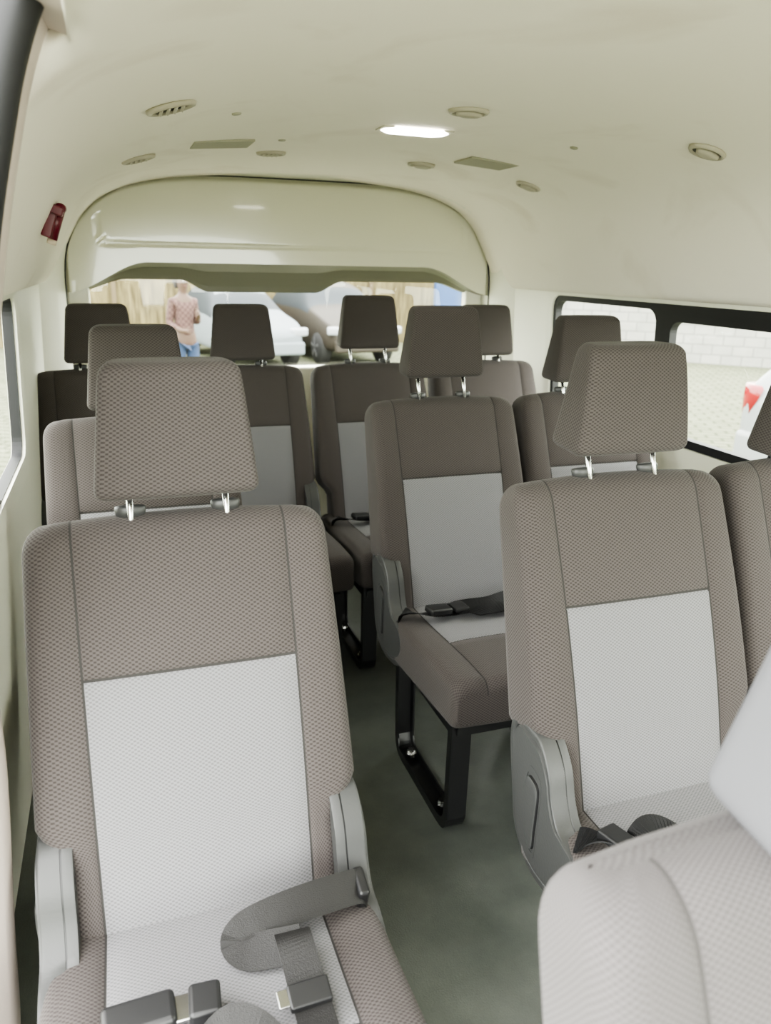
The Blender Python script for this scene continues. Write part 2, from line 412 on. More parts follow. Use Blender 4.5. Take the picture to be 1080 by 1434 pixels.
def copy_tree(o,parent=None):
    c=o.copy(); COL.objects.link(c)
    if parent is not None: c.parent=parent; c.matrix_parent_inverse=o.matrix_parent_inverse.copy()
    for ch in list(o.children): copy_tree(ch,c)
    return c
def del_tree(o):
    for ch in list(o.children): del_tree(ch)
    bpy.data.objects.remove(o)
proto=build_seat(False)
front=build_seat(True,.006)
seats=[ # x,y0,raise,covers kept,label
 (.835,.93,.017,(-1,),"two-tone grey fabric passenger seat with raised headrest, beside the aisle"),
 (1.300,.95,-.022,(1,),"two-tone grey fabric passenger seat with lowered headrest by the window"),
 (.845,1.78,.034,(-1,),"two-tone grey passenger seat on black legs, raised headrest, belts on cushion"),
 (1.310,1.80,.006,(1,),"two-tone grey passenger seat with lowered headrest by the side window"),
 (.035,1.69,-.006,(-1,1),"two-tone grey passenger seat behind the loose-belt seat, headrest lowered"),
 (-.058,2.57,-.004,(-1,),"rear bench row grey seat beside the rear pillar"),
 (.410,2.57,-.004,(1,),"rear row two-tone grey seat with lowered headrest"),
 (.878,2.57,.030,(),"rear row two-tone grey seat with raised headrest"),
 (1.346,2.57,-.004,(1,),"rear row two-tone grey seat near the side window"),
 (.445,.095,-.028,(-1,1),"grey fabric seat with smooth headrest, outdoor light painted into their colours, beside the open door"),
]
front.location=(.065,.905,0)
tag(front,"two-tone grey fabric seat with loose grey seat belt on cushion","seat","passenger seats in the van")
GRP="passenger seats in the van"
trees=[proto]+[copy_tree(proto) for _ in seats[1:]]
for i,(s,(x,y,r,cv,l)) in enumerate(zip(trees,seats)):
    s.location=(x,y,0); tag(s,l,"seat",GRP)
    for ch in list(s.children):
        b=ch.name.split(".")[0]
        if b=="headrest": ch.location=Vector((.006 if i==0 else 0,.02,0))+AX*r
        if b=="recliner_cover":
            sd=1 if ch.data.vertices[0].co.x>0 else -1
            if sd not in cv: del_tree(ch); continue
        if i==0 and b=="seat_belt": del_tree(ch); continue
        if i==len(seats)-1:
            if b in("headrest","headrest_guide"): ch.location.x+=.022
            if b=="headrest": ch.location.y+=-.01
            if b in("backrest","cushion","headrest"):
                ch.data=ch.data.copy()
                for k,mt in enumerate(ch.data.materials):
                    ch.data.materials[k]=M_headrest_lit if b=="headrest" else {M_dark:M_dark_lit,M_light:M_light,M_seam:M_seam_lit}[mt]  # swap in lightened colours standing for outdoor light on this seat
build_belt_short(trees[0])

# ------------------------------------------------------------------ van shell
PROF=[(0,1.61),(.12,1.609),(.25,1.604),(.40,1.592),(.52,1.574),(.62,1.546),(.70,1.508),(.76,1.455),(.80,1.395),(.835,1.33),(.87,1.265),(.90,1.225),(.925,1.212)]
PR=[Vector((a,0,b)) for a,b in PROF]; PRS=cat(PR,3)
def ceil_at(off):
    a=abs(off)
    for p,q in zip(PROF,PROF[1:]):
        if p[0]<=a<=q[0]:
            t=(a-p[0])/(q[0]-p[0]); return p[1]+(q[1]-p[1])*t, math.atan2(q[1]-p[1],q[0]-p[0])*(1 if off>=0 else -1)
    return PROF[-1][1],0
left=[(CX-p.x,p.z) for p in reversed(PRS)]; right=[(CX+p.x,p.z) for p in PRS[1:]]
full=left+right; nF=len(full)
ys=[-1.1+.1025*i for i in range(20)]+[.95+.1*i for i in range(23)]
v=[Vector((p[0],y,p[1])) for y in ys for p in full]; f=[]
for i in range(len(ys)-1):
    for j in range(nF-1):
        if ys[i+1]<.951 and full[j][0]<CX-.705: continue
        f.append((i*nF+j,i*nF+j+1,(i+1)*nF+j+1,(i+1)*nF+j))
ceil=mk("ceiling",v,f,M_head); struct(ceil,"curved cream moulded van headliner with faint smudges","ceiling")
bm=bmesh.new(); bm.from_mesh(ceil.data); bmesh.ops.delete(bm,geom=[q for q in bm.verts if not q.link_faces],context='VERTS'); bm.to_mesh(ceil.data); bm.free()
sol=ceil.modifiers.new("s",'SOLIDIFY'); sol.thickness=.02; sol.offset=1
mb=MB(); mb.box((CX,1.05,-.02),(1.98,4.3,.04)); fl=mb.obj("floor",[M_floor]); struct(fl,"dark grey-green scuffed vinyl van floor","floor")
def woff(z): return .925+(1.212-z)*.045
def rrect(y0,y1,z0,z1,r,n=6):
    P=[];
    for cy,cz,a0 in((y1-r,z1-r,0),(y0+r,z1-r,pi/2),(y0+r,z0+r,pi),(y1-r,z0+r,3*pi/2)):
        for k in range(n+1):
            a=a0+pi/2*k/n; P.append((cy+r*math.cos(a),cz+r*math.sin(a)))
    return P
def outer_match(y0,y1,z0,z1,n=6):
    P=[]
    for c in((y1,z1),(y0,z1),(y0,z0),(y1,z0)): P+= [c]*(n+1)
    return P
ZB,ZT=.775,1.212
def side_wall(name,sgn,ystart,yend,wins,label):
    v=[];f=[]
    X=lambda z,o=0: CX+sgn*(woff(z)+o)
    def quad(y0,y1,z0,z1):
        n=len(v); v.extend([Vector((X(z0),y0,z0)),Vector((X(z0),y1,z0)),Vector((X(z1),y1,z1)),Vector((X(z1),y0,z1))]); f.append((n,n+1,n+2,n+3))
    quad(ystart,yend,0,ZB-.05)
    y=ystart
    for (a,b) in wins:
        if a-.03>y: quad(y,a-.03,ZB-.05,ZT)
        out=outer_match(a-.03,b+.03,ZB-.05,ZT); inn=rrect(a,b,ZB,ZT-.012,.05); m=len(out); n=len(v)
        for p in out: v.append(Vector((X(p[1]),p[0],p[1])))
        for p in inn: v.append(Vector((X(p[1],.004),p[0],p[1])))
        for p in inn: v.append(Vector((X(p[1],.04),p[0],p[1])))
        for L in(0,1):
            for j in range(m): f.append((n+L*m+j,n+L*m+(j+1)%m,n+(L+1)*m+(j+1)%m,n+(L+1)*m+j))
        y=b+.03
    if y<yend: quad(y,yend,ZB-.05,ZT)
    o=mk(name,v,f,M_paint,smooth=False); struct(o,label,"wall")
def window(name,sgn,a,b,label,fw=.032,slider=None,sq=False):
    X=lambda z,o=0: CX+sgn*(woff(z)+o)
    v=[];f=[]
    def ring(A,B,o0,o1):
        m=len(A); n=len(v)
        for p in A: v.append(Vector((X(p[1],o0),p[0],p[1])))
        for p in B: v.append(Vector((X(p[1],o0),p[0],p[1])))
        for p in B: v.append(Vector((X(p[1],o1),p[0],p[1])))
        for L in(0,1):
            for j in range(m): f.append((n+L*m+j,n+L*m+(j+1)%m,n+(L+1)*m+(j+1)%m,n+(L+1)*m+j))
    z0,z1=ZB-.004,ZT-.008
    w=fw
    inner=rrect(a+w,b-w,ZB+w*.5,ZT-.012-w,.045)
    ring(outer_match(a,b,z0,z1) if sq else rrect(a,b,z0,z1,.05),inner,.012,.038)
    if slider:
        for (p,q) in slider: ring(rrect(p,q,ZB+w*.3,ZT-.012-w*.8,.045),rrect(p+.022,q-.022,ZB+w*.3+.018,ZT-.012-w*.8-.022,.035),.004,.03)
    o=mk(name,v,f,M_rub,smooth=False); struct(o,label,"window")
    P=rrect(a+.01,b-.01,ZB+.01,ZT-.02,.045)
    mk("glass_pane",[Vector((X(p[1],.034),p[0],p[1])) for p in P],[tuple(range(len(P)))],M_glass,smooth=False,parent=o)
side_wall("wall_right",1,-1.1,3.1,[(-.6,.95),(1.06,2.74)],"cream painted van side wall with windows")
side_wall("wall_left",-1,1.0,3.1,[(1.12,2.32)],"cream painted van side wall behind the sliding door")
window("window_1",1,-.6,.95,"black-framed van side window")
window("window_2",1,1.06,2.09,"black-framed sliding van side window",.036,[(1.10,1.58),(1.56,2.05)],True)
window("window_3",1,2.09,2.74,"black-framed rear quarter window",.020,None,True)
window("window_4",-1,1.12,1.80,"black-framed van side window by the door side",.008,None,True)
window("window_5",-1,1.80,2.32,"black-framed rear quarter window by the door side",.006,None,True)
# rear wall ring + tailgate
DX=CX+.012; HW=.86
def arch_top(o):
    u=min(1,abs(o)/HW); return 1.165+.441*(1-u**4.5)**.39
NA=60; archp=[]
for k in range(NA+1):
    th=pi-pi*k/NA; o=HW*math.copysign(abs(math.cos(th))**.6,math.cos(th)); archp.append((DX+o,arch_top(o)))
inner=[(DX-HW,z) for z in (0,.4,.8,1.0,1.1)]+archp+[(DX+HW,z) for z in (1.1,1.0,.8,.4,0)]
def resample(P,n):
    P=[Vector((a,b)) for a,b in P]; d=[0]
    for i in range(1,len(P)): d.append(d[-1]+(P[i]-P[i-1]).length)
    out=[]
    for k in range(n):
        t=d[-1]*k/(n-1); i=1
        while i<len(P)-1 and d[i]<t: i+=1
        s=(t-d[i-1])/max(1e-9,d[i]-d[i-1]); q=P[i-1].lerp(P[i],min(1,max(0,s))); out.append((q.x,q.y))
    return out
outer=resample([(CX-woff(0),0),(CX-woff(.8),.8),(CX-woff(1.2),1.2)],5)+resample(full,NA+1)+resample([(CX+woff(1.2),1.2),(CX+woff(.8),.8),(CX+woff(0),0)],5)
v=[];f=[]; m=len(outer)
for (y,P) in((3.04,outer),(3.10,[((a[0]*.35+b[0]*.65),(a[1]*.35+b[1]*.65)) for a,b in zip(outer,inner)]),(3.16,inner),(3.34,inner)):
    for p in P: v.append(Vector((p[0],y,p[1])))
for L in range(3):
    for j in range(m-1): f.append((L*m+j,L*m+j+1,(L+1)*m+j+1,(L+1)*m+j))
o=mk("wall_back",v,f,M_paint); struct(o,"cream painted rear door surround and pillars","wall")
tg=empty("door_1",(DX,3.2,0)); struct(tg,"tailgate with glossy olive arched trim panel and rear glass","door")
PW=HW
def zlow(o): return 1.290-.112*sst(.56,.86,abs(o))
NX,NZ=120,60; v=[];f=[]
for i in range(NX+1):
    th=pi-pi*i/NX; o=PW*math.copysign(abs(math.cos(th))**.7,math.cos(th))
    zt=arch_top(o); zl=min(zlow(o),zt-.002)
    for k in range(NZ+1):
        t=k/NZ; z=zl+(zt-zl)*t
        e=sst(0,.02,zt-z)*sst(.0,.02,PW-abs(o))
        r=.035; ax=abs(o)
        if z<1.355+r and ax>.73-r: dd=abs(math.hypot(ax-(.73-r),z-(1.355+r))-r)
        elif ax<=.73-r: dd=abs(z-1.355)
        else: dd=abs(ax-.73) if z<1.45 else 1
        g=.003*math.exp(-(dd/.004)**2)
        y=-.022*e+g+.012*(z-1.3)
        v.append(Vector((o,y,z)))
for i in range(NX):
    for k in range(NZ): f.append((i*(NZ+1)+k,(i+1)*(NZ+1)+k,(i+1)*(NZ+1)+k+1,i*(NZ+1)+k+1))
up=mk("tailgate_upper_trim",v,f,M_gate,parent=tg); up["label"]="glossy olive-cream arched trim panel"
def zw(o):
    base=1.226-.045*sst(.64,.82,abs(o)); c=sst(-.44,-.33,o)*(1-sst(.10,.22,o)); return base-.046*c
v=[];f=[]; N=120
for i in range(N+1):
    o=-PW+2*PW*i/N; zl=zlow(o)+.002; w=min(zw(o),zl-.01)
    for t,y in((0,-.018),(.03,.02),(.3,.05),(.8,.06),(1,.062),(1,.10)): v.append(Vector((o,y,zl+(w-zl)*t)))
for i in range(N):
    for k in range(5): f.append((i*6+k,(i+1)*6+k,(i+1)*6+k+1,i*6+k+1))
lp=mk("tailgate_lip",v,f,M_gated,parent=tg,smooth=False); lp["label"]="darker curved lip above the rear glass"
mb=MB(); mb.box((0,.06,.43),(1.70,.08,.90)); mb.box((-.82,.07,1.03),(.08,.05,.34)); mb.box((.82,.07,1.03),(.08,.05,.34))
o=mb.obj("tailgate_lower_trim",[M_paint],parent=tg); mod_bevel(o,.01,2)
P=[(-.80,.86),(.80,.86),(.80,1.24),(-.80,1.24)]
mk("rear_glass",[Vector((a,.11,b)) for a,b in P],[(0,1,2,3)],M_glass,smooth=False,parent=tg)
sl=[(a,b) for a,b in inner[2:-2]]
tube("door_seal",[(a-DX,-.022,b) for a,b in sl],.0045,M_rub,parent=tg)
# door-side pillar trim and seal
pp=[(.93,0),(.90,.2),(.885,.4),(.865,.65),(.86,.85),(.835,1.05),(.805,1.22),(.785,1.32),(.765,1.40),(.745,1.47),(.72,1.53),(.69,1.575),(.655,1.61)]
pc=cat([Vector((CX-a,0,b)) for a,b in pp],5); v=[];f=[]
for i,p in enumerate(pc):
    d=(pc[min(i+1,len(pc)-1)]-pc[max(0,i-1)]).normalized(); nrm=Vector((-d.z,0,d.x))
    for (o_,y) in((.06,.86),(.0,.90),(-.004,.95),(.0,.985),(.09,1.06)): v.append(Vector((p.x,y,p.z))+nrm*o_)
for i in range(len(pc)-1):
    for k in range(4): f.append((i*5+k,i*5+k+1,(i+1)*5+k+1,(i+1)*5+k))
n=len(v); v+=[Vector((CX-.695,.80,1.512)),Vector((CX-.695,.97,1.512)),Vector((CX-.735,.97,1.522)),Vector((CX-.735,.80,1.522))]; f.append((n,n+1,n+2,n+3))
o=mk("trim_1",v,f,M_pink); struct(o,"pinkish grey pillar trim around the door opening","trim")
sealp=[]
for i,p in enumerate(pc):
    if p.z<.95: continue
    d=(pc[min(i+1,len(pc)-1)]-pc[max(0,i-1)]).normalized(); nrm=Vector((-d.z,0,d.x)); sealp.append(Vector((p.x,.872,p.z))+nrm*.016)
o=tube("trim_2",sealp,.022,M_rub); struct(o,"black rubber door seal","trim")

# ------------------------------------------------------------------ ceiling fittings
def on_ceiling(name,x,y):
    z,s=ceil_at(x-CX); return empty(name,(x,y,z),(0,-s,0))
M_bez=simple("vent_bezel",(.42,.39,.31),.45)
def vent(x,y,r,yaw):
    e=on_ceiling("ceiling_vent",x,y); rings=[]
    for rr,z in((1.0,.001),(1.0,-.003),(.94,-.007),(.84,-.008),(.79,-.006),(.78,0.0)):
        rings.append([Vector((r*rr*math.cos(a),r*rr*.85*math.sin(a),z)) for a in [2*pi*k/40 for k in range(40)]])
    loft("bezel",rings,[M_bez],parent=e)
    mb=MB(); mb.cyl((0,0,.001),(0,0,-.003),r*.79,32); o=mb.obj("vent_core",[M_slot],parent=e); o.scale=(1,.85,1); o["label"]="dark vent opening"
    if yaw:
        for k in range(4):
            t=(k-1.5)*.36; w=2*r*.74*math.sqrt(1-t*t)*.85; mb=MB(); R=Matrix.Rotation(.7,3,'Y')
            mb.box((t*r*.8,0,-.006),(.0055,w,.007),0,R); mb.obj("louver",[M_bez],parent=e)
    else:
        rg=[]
        for k,z in((.70,-.004),(.66,-.011),(.45,-.014),(.15,-.015)):
            rg.append([Vector((r*k*math.cos(a),r*k*.6*math.sin(a)-.004,z)) for a in [2*pi*q/28 for q in range(28)]])
        loft("louver",rg,[M_bez],parent=e)
    tag(e,"round cream ceiling air vent with angled louvers","air vent","ceiling air vents")
for x,y,r,w in((.125,1.60,.047,1),(.735,1.65,.044,0),(1.275,1.555,.044,0),(.09,2.33,.046,1),(.47,2.46,.044,1),(.95,2.48,.044,0),(1.29,2.40,.042,0)): vent(x,y,r,w)
M_gr=simple("grille_plate",(.36,.35,.27),.7,bump=.5,bscale=900)
for x,y in((.30,2.25),(1.08,2.28)):
    e=on_ceiling("ceiling_speaker_grille",x,y); mb=MB(); mb.box((0,0,-.002),(.155,.13,.006)); o=mb.obj("grille_plate",[M_gr],parent=e); mod_bevel(o,.002,2)
    tag(e,"flat olive-cream rectangular ceiling grille","speaker grille","ceiling grilles")
e=on_ceiling("dome_lamp",.72,1.93)
mb=MB(); mb.box((0,0,-.001),(.18,.07,.006)); o=mb.obj("bezel",[M_vent],parent=e); mod_bevel(o,.002,3)
P=[(-.083,-.012),(-.060,-.038),(.060,-.038),(.083,-.012),(.083,.012),(.060,.038),(-.060,.038),(-.083,.012)]
rings=[[Vector((a*k,b*k,z)) for a,b in P] for k,z in((1,-.002),(1,-.006),(.94,-.008))]
o=loft("lamp_lens",rings,[M_lamp],parent=e); o["label"]="glowing warm white lens"
for p in o.data.polygons: p.use_smooth=False
tag(e,"lit rectangular dome lamp on the headliner","lamp")
for x,y in((.27,1.78),(.45,2.20),(1.12,1.86),(1.21,1.10)):
    e=on_ceiling("ceiling_clip",x,y); rings=[[Vector((.010*k*math.cos(a),.010*k*math.sin(a),z)) for a in [2*pi*q/20 for q in range(20)]] for k,z in((1,.001),(1,-.0015),(.8,-.003),(.3,-.0035))]
    loft("clip_cap",rings,[M_gr],parent=e); tag(e,"small round headliner clip cap","clip","headliner clips")
# emergency hammer
e=empty("emergency_hammer",(-.122,2.00,1.380),(0,.35,0)); e.scale=(.75,.80,.70)
mb=MB(); mb.box((.0,0,-.005),(.03,.05,.10)); mb.box((.010,.005,.035),(.04,.085,.030)); o=mb.obj("hammer_holder",[M_red],parent=e); mod_bevel(o,.006,3)
mb=MB(); mb.cyl((.016,.01,-.055),(.016,.01,.05),.016,14); mb.cyl((.018,-.03,.045),(.018,.04,.048),.015,14,); o=mb.obj("hammer_body",[M_red],True,parent=e)
mb=MB(); mb.cyl((.018,.04,.048),(.018,.055,.049),.009,12,0,.001); mb.obj("hammer_tip",[M_chrome],True,parent=e)
mb=MB(); mb.cyl((.018,.01,-.055),(.018,.012,-.070),.014,12); mb.obj("hammer_cap",[simple("hook_cream",(.6,.5,.4),.5)],True,parent=e)
tag(e,"dark red emergency window hammer in wall holder","emergency hammer")

# ------------------------------------------------------------------ outside
GZ=-.6
def brickmat(name,c1,c2,mo,sx,sy,scale=1,rot=0,ms=.012):
    m,nt,b=new_mat(name); tc=nt.nodes.new("ShaderNodeTexCoord"); mp=nt.nodes.new("ShaderNodeMapping"); mp.inputs["Rotation"].default_value=(0,0,rot)
    br=nt.nodes.new("ShaderNodeTexBrick"); br.inputs["Color1"].default_value=(*c1,1); br.inputs["Color2"].default_value=(*c2,1); br.inputs["Mortar"].default_value=(*mo,1)
    br.inputs["Brick Width"].default_value=sx; br.inputs["Row Height"].default_value=sy; br.inputs["Mortar Size"].default_value=ms; br.inputs["Scale"].default_value=scale
    nt.links.new(tc.outputs["UV"],mp.inputs[0]); nt.links.new(mp.outputs[0],br.inputs["Vector"])
    n=nt.nodes.new("ShaderNodeTexNoise"); n.inputs["Scale"].default_value=3
    nt.links.new(tc.outputs["UV"],n.inputs[0])
    mx=nt.nodes.new("ShaderNodeMix"); mx.data_type='RGBA'; mx.blend_type='MULTIPLY'; mx.inputs[0].default_value=.3
    nt.links.new(br.outputs[0],mx.inputs[6]); nt.links.new(n.outputs["Fac"],mx.inputs[7]); nt.links.new(mx.outputs[2],b.inputs["Base Color"]); b.inputs["Roughness"].default_value=.95; b.inputs["Specular IOR Level"].default_value=.1
    return m
M_pave=brickmat("paving",(.175,.18,.125),(.14,.15,.10),(.075,.085,.05),.30,.16,1,.5,.02)
mk("ground",[(-40,-30,GZ),(50,-30,GZ),(50,60,GZ),(-40,60,GZ)],[(0,1,2,3)],M_pave,uv=[[(-40,-30),(50,-30),(50,60),(-40,60)]])
struct(bpy.data.objects["ground"],"light block paving with grassy joints","ground")
m,nt,b=new_mat("straw_matting"); tc=nt.nodes.new("ShaderNodeTexCoord"); mp=nt.nodes.new("ShaderNodeMapping"); mp.inputs["Scale"].default_value=(14,14,1.5)
n=nt.nodes.new("ShaderNodeTexNoise"); n.inputs["Scale"].default_value=1.3; n.inputs["Detail"].default_value=6
cr=nt.nodes.new("ShaderNodeValToRGB"); cr.color_ramp.elements[0].position=.35; cr.color_ramp.elements[0].color=(.065,.050,.020,1); cr.color_ramp.elements[1].position=.65; cr.color_ramp.elements[1].color=(.17,.14,.066,1)
nt.links.new(tc.outputs["Object"],mp.inputs[0]); nt.links.new(mp.outputs[0],n.inputs[0]); nt.links.new(n.outputs[0],cr.inputs[0]); nt.links.new(cr.outputs[0],b.inputs["Base Color"]); b.inputs["Roughness"].default_value=.9
M_straw=m
mb=MB(); mb.box((1,19,GZ+1.5),(15,.15,3.0))
for k in range(8): mb.box((-6+2*k,18.86,GZ+1.55),(.1,.1,3.1),1)
o=mb.obj("straw_fence",[M_straw,simple("fence_post_wood",(.10,.075,.04),.8)]); tag(o,"golden straw matting fence with wooden posts","fence")
mb=MB(); mb.box((0,0,1.2),(1.3,.05,2.2)); 
for x in(-.68,.68): mb.box((x,0,1.2),(.1,.12,2.4))
mb.box((0,0,2.35),(1.4,.12,.1)); mb.box((0,0,.05),(1.4,.12,.1)); mb.box((0,-.04,1.2),(.08,.06,2.2))
o=mb.obj("blue_gate",[simple("blue_paint",(.02,.06,.17),.4)],loc=(7.75,17.2,GZ)); tag(o,"blue painted metal gate in the fence","gate")
M_wb=brickmat("white_brick",(.34,.335,.31),(.30,.30,.28),(.20,.20,.185),.4,.2)
w0=Vector((9.2,16.5,GZ)); w1=Vector((17,8.5,GZ)); d=(w1-w0); ln=d.length; nrm=Vector((-d.y,d.x,0)).normalized()*.1
v=[]
for s in(-1,1):
    for p in(w0,w1): v.append(p+nrm*s); v.append(p+nrm*s+Vector((0,0,1.25)))
f=[(0,2,3,1),(4,5,7,6),(1,3,7,5),(0,1,5,4),(2,6,7,3)]
uv=[[(0,0),(ln,0),(ln,1.25),(0,1.25)],[(0,0),(0,1.25),(ln,1.25),(ln,0)],[(0,0),(ln,0),(ln,.2),(0,.2)],[(0,0),(0,1),(.2,1),(.2,0)],[(0,0),(.2,0),(.2,1),(0,1)]]
o=mk("white_brick_wall",v,f,M_wb,smooth=False,uv=uv); tag(o,"low white painted brick boundary wall","wall")
M_cg=simple("car_glass",(.03,.036,.042),.5,spec=.15); M_tyre=simple("tyre",(.015,.015,.015),.8); M_rim=simple("rim",(.18,.18,.19),.4,.5)
M_tail=simple("tail_lamp_red",(.20,.004,.008),.15,coat=.5); M_hl=simple("headlamp_clear",(.25,.26,.28),.2); M_plate=simple("plate_yellow",(.3,.24,.08),.4)
def car(name,paint,loc,rz,Lc=4.2,Wc=1.72,Hc=1.5,label="",suv=False):
    e=empty(name,loc,(0,0,rz)); tag(e,label,"car")
    hb=.92 if not suv else 1.0
    st=[(-.50,.42,.60,.60,.62,.55),(-.485,.30,.70,.70,.80,.68),(-.42,.24,.80,.81,.92,.82),(-.30,.22,hb-.04,hb-.02,.98,.84),(-.20,.22,hb,hb+.05,1.0,.82),(-.08,.22,hb+.02,Hc-.08,1.0,.74),(.05,.22,hb+.02,Hc,1.0,.72),(.25,.22,hb+.03,Hc-.01,1.0,.71),(.38,.22,hb+.05,Hc-.07,.99,.70),(.455,.25,hb+.05,hb+.22 if not suv else Hc-.25,.96,.72),(.49,.30,hb-.02,hb+.01,.90,.74),(.50,.42,.75,.76,.80,.66)]
    rings=[]
    for (y,zb,zl,zr,wl,wr) in st:
        h=Wc/2; pts=[(-h*wl*.86,zb),(-h*wl*.97,zb+.12),(-h*wl,(zb+zl)/2),(-h*wl*.97,zl),(-h*(wl*.97*.35+wr*.65),zl+(zr-zl)*.6),(-h*wr*.93,zr-(zr-zl)*.06),(-h*wr*.5,zr),(0,zr+.01)]
        pts=pts+[(-a,b_) for a,b_ in reversed(pts[:-1])]
        rings.append([Vector((a,y*Lc,b_)) for a,b_ in pts])
    def mf(i,j):
        if j in(3,4,9,10) and 4<=i<=8: return 1
        if j in(5,6,7,8) and i in(4,8): return 1
        return 0
    o=loft("car_body",rings,[paint,M_cg],mf,parent=e); recalc(o)
    sb=o.modifiers.new("s",'SUBSURF'); sb.levels=2; sb.render_levels=2
    for sx in(-1,1):
        for yy in(-.31,.30):
            rg=[]
            for r,x in((.20,.06),(.30,.02),(.325,.0),(.325,-.18),(.29,-.20)): rg.append([Vector((sx*(Wc/2-.02+x-.04),yy*Lc+r*math.cos(a),.325+r*math.sin(a))) for a in [2*pi*k/28 for k in range(28)]])
            w=loft("wheel",rg,[M_tyre],parent=e)
            mb=MB(); xx=Wc/2-.02
            for k in range(5):
                a=2*pi*k/5; R=Matrix.Rotation(a,3,'X'); mb.box(Vector((sx*(xx+.015),yy*Lc,.325))+R@Vector((0,0,.1)),(.02,.05,.2),0,R)
            mb.cyl((sx*(xx-.02),yy*Lc,.325),(sx*(xx+.025),yy*Lc,.325),.05,16); mb.obj("rim",[M_rim],parent=w)
        rg=[]
        for k,(zz,dep,wd) in enumerate(((hb-.24,.02,.12),(hb-.22,.05,.17),(hb-.10,.08,.24),(hb,.07,.26),(hb+.03,.03,.22))):
            rg.append([Vector((sx*(Wc*.475-wd),Lc*.490+dep*.5,zz)),Vector((sx*(Wc*.44),Lc*.483+dep*.4,zz)),Vector((sx*(Wc*.488),Lc*.465+dep*.2,zz)),Vector((sx*(Wc*.495),Lc*.425-dep,zz)),Vector((sx*(Wc*.46),Lc*.42,zz)),Vector((sx*(Wc*.475-wd),Lc*.45,zz))])
        q=loft("tail_lamp",rg,[M_tail],parent=e); q["label"]="red tail lamp"; recalc(q)
        rbox("headlamp",(sx*Wc*.37,-Lc*.462,.68),(.34,.20,.16),M_hl,e,(0,0,sx*.35),.05,"clear headlamp")
    rbox("rear_bumper",(0,Lc*.493,.42),(Wc*.86,.12,.26),paint,e,bev=.05); rbox("front_bumper",(0,-Lc*.492,.40),(Wc*.82,.12,.24),paint,e,bev=.05)
    rbox("number_plate",(0,Lc*.512,.70),(.5,.03,.11),M_plate,e,bev=.004)
    return e
P_white=simple("paint_white",(.15,.17,.185),.5,spec=.2); P_dark=simple("paint_bronze_grey",(.035,.030,.024),.5,spec=.2); P_silver=simple("paint_silver",(.19,.20,.205),.35)
car("white_car",P_white,(2.30,16.1,GZ),.15,4.2,1.55,1.45,"white hatchback parked by the straw fence")
car("dark_suv",P_dark,(4.30,16.4,GZ),.1,4.2,1.6,1.55,"bronze-grey sport utility car parked nose-out by the fence",True)
car("silver_car",P_silver,(7.35,4.85,GZ),pi/2+.05,4.2,1.72,1.5,"silver car with red tail lamps on the paving")

# person
def skin(name,pts,edges,rad,mat,parent=None,sub=2,root=0):
    me=bpy.data.meshes.new(name); me.from_pydata(pts,edges,[]); me.materials.append(mat)
    o=bpy.data.objects.new(name,me); COL.objects.link(o)
    if parent: o.parent=parent
    sk=o.modifiers.new("skin",'SKIN'); sk.use_smooth_shade=True
    if not me.skin_vertices: me.skin_vertices.new(name="sk")
    for i,r in enumerate(rad):
        d=me.skin_vertices[0].data[i]; d.radius=(r,r) if not isinstance(r,tuple) else r; d.use_root=(i==root)
    s=o.modifiers.new("sub",'SUBSURF'); s.levels=sub; s.render_levels=sub; return o
M_skin=simple("skin",(.07,.04,.026),.6); M_hair=simple("hair_black",(.015,.012,.01),.7)
m,nt,b=new_mat("pink_check_shirt"); tc=nt.nodes.new("ShaderNodeTexCoord"); ck=nt.nodes.new("ShaderNodeTexChecker"); ck.inputs["Scale"].default_value=28
ck.inputs["Color1"].default_value=(.085,.048,.041,1); ck.inputs["Color2"].default_value=(.050,.023,.020,1); nt.links.new(tc.outputs["Object"],ck.inputs[0]); nt.links.new(ck.outputs[0],b.inputs["Base Color"]); b.inputs["Roughness"].default_value=.85
M_shirt=m; M_jean=simple("blue_jeans",(.014,.03,.07),.85,noise=.25,nscale=20); M_shoe=simple("brown_shoe",(.04,.025,.018),.5)
pe=empty("person",(.82,10.4,GZ),(0,0,.35)); tag(pe,"person in pink checked shirt and blue jeans standing on paving","person")
PV=[(0,0,.95),(0,0,1.12),(0,.01,1.30),(0,.01,1.42),(0,0,1.50),(0,-.01,1.56),(0,-.015,1.64),(0,-.01,1.71)]
PR_=[(.12,.10),(.11,.09),(.13,.10),(.11,.085),.050,.060,(.076,.090),(.063,.08)]
PE=[(i,i+1) for i in range(7)]
def add(p,r,frm):
    PV.append(p); PR_.append(r); PE.append((frm,len(PV)-1)); return len(PV)-1
for s in(-1,1):
    a=add((s*.145,.01,1.40),.048,3); b_=add((s*.18,.04,1.13),.038,a)
    c=add((s*.12,-.17,1.06 if s<0 else 1.22),.030,b_); hz=1.05 if s<0 else 1.27
    h=add((s*.09,-.235,hz),(.034,.022),c)
    for k in range(4):
        kk=(k-1.5)*.018; q=add((s*.06,-.265+abs(kk)*.2,hz+kk),.009,h); add((s*.03,-.26,hz-.01+kk),.008,q)
    q=add((s*.075,-.22,hz+.04),.010,h); add((s*.05,-.235,hz+.055),.008,q)
    a=add((s*.09,0,.86),.085,0); b_=add((s*.10,-.01,.50),.055,a); c=add((s*.11,.02,.09),.038,b_); add((s*.125,-.12,.035),.035,c)
skin("body",PV,PE,PR_,M_skin,pe)
sh=[(0,0,.93),(0,0,1.12),(0,.01,1.30),(0,.01,1.43),(0,0,1.475),(-.145,.01,1.40),(-.185,.04,1.13),(-.145,-.11,1.08),(.145,.01,1.40),(.185,.04,1.13),(.145,-.11,1.19)]
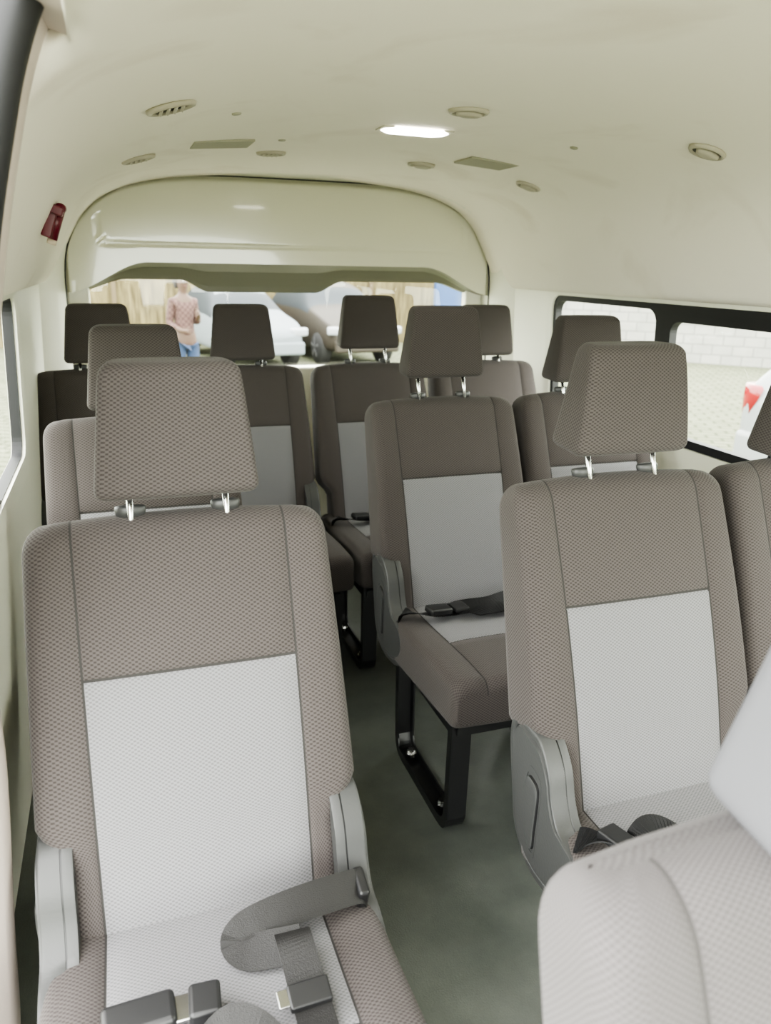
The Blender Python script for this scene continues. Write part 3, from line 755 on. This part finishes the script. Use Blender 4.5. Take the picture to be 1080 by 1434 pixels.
skin("shirt",sh,[(0,1),(1,2),(2,3),(3,4),(3,5),(5,6),(6,7),(3,8),(8,9),(9,10)],[(.14,.12),(.125,.11),(.14,.115),(.115,.10),.06,.062,.050,.042,.062,.050,.042],M_shirt,pe)
skin("jeans",[(0,0,.97),(-.09,0,.85),(-.10,-.01,.50),(-.11,.02,.10),(.09,0,.85),(.10,-.01,.50),(.11,.02,.10)],[(0,1),(1,2),(2,3),(0,4),(4,5),(5,6)],[(.14,.115),.098,.072,.06,.098,.072,.06],M_jean,pe)
for s in(-1,1): skin("shoe",[(s*.11,.05,.05),(s*.118,-.04,.045),(s*.13,-.15,.035)],[(0,1),(1,2)],[.045,.05,.04],M_shoe,pe)
skin("hair",[(0,.02,1.68),(0,.01,1.74),(0,.05,1.66)],[(0,1),(0,2)],[(.085,.085),(.07,.08),.06],M_hair,pe)
M_eye=simple("eye_white",(.4,.4,.4),.3)
for s in(-1,1):
    mb=MB(); mb.cyl((s*.03,-.096,1.655),(s*.03,-.102,1.655),.010,12); mb.obj("eye",[M_eye],True,parent=pe)
    skin("ear",[(s*.076,0,1.64),(s*.082,.008,1.665)],[(0,1)],[.012,.016],M_skin,pe,1)
skin("nose",[(0,-.095,1.655),(0,-.110,1.625)],[(0,1)],[.009,.014],M_skin,pe,1)
skin("mouth",[(-.022,-.092,1.592),(0,-.098,1.590),(.022,-.092,1.592)],[(0,1),(1,2)],[.004,.007,.004],simple("lips",(.10,.035,.03),.5),pe,1)

# ------------------------------------------------------------------ world, light, camera
w=bpy.data.worlds.new("World"); scene.world=w; w.use_nodes=True; nt=w.node_tree; bg=nt.nodes["Background"]
tc=nt.nodes.new("ShaderNodeTexCoord"); sp=nt.nodes.new("ShaderNodeSeparateXYZ"); cr=nt.nodes.new("ShaderNodeValToRGB")
cr.color_ramp.elements[0].position=.0; cr.color_ramp.elements[0].color=(.85,.90,.80,1); cr.color_ramp.elements[1].position=.5; cr.color_ramp.elements[1].color=(1,1,.97,1)
nt.links.new(tc.outputs["Generated"],sp.inputs[0]); nt.links.new(sp.outputs[2],cr.inputs[0]); nt.links.new(cr.outputs[0],bg.inputs[0]); bg.inputs[1].default_value=17.0

p=math.radians(17.77); th=math.radians(19.0); a=.02
F=Vector((math.sin(th)*math.cos(p),math.cos(th)*math.cos(p),-math.sin(p))); R0=Vector((math.cos(th),-math.sin(th),0)); U0=R0.cross(F)
R=R0*math.cos(a)+U0*math.sin(a); U=U0*math.cos(a)-R0*math.sin(a)
cam=bpy.data.cameras.new("camera"); co=bpy.data.objects.new("camera",cam); COL.objects.link(co)
Mx=Matrix.Identity(4)
for i in range(3): Mx[i][0]=R[i]; Mx[i][1]=U[i]; Mx[i][2]=-F[i]
Mx[0][3]=0;Mx[1][3]=0;Mx[2][3]=1.3
co.matrix_world=Mx
cam.sensor_fit='VERTICAL'; cam.sensor_height=36; cam.lens=36*1083/1434; cam.clip_start=.02
cam.dof.use_dof=True; cam.dof.focus_distance=1.4; cam.dof.aperture_fstop=5.6
scene.camera=co
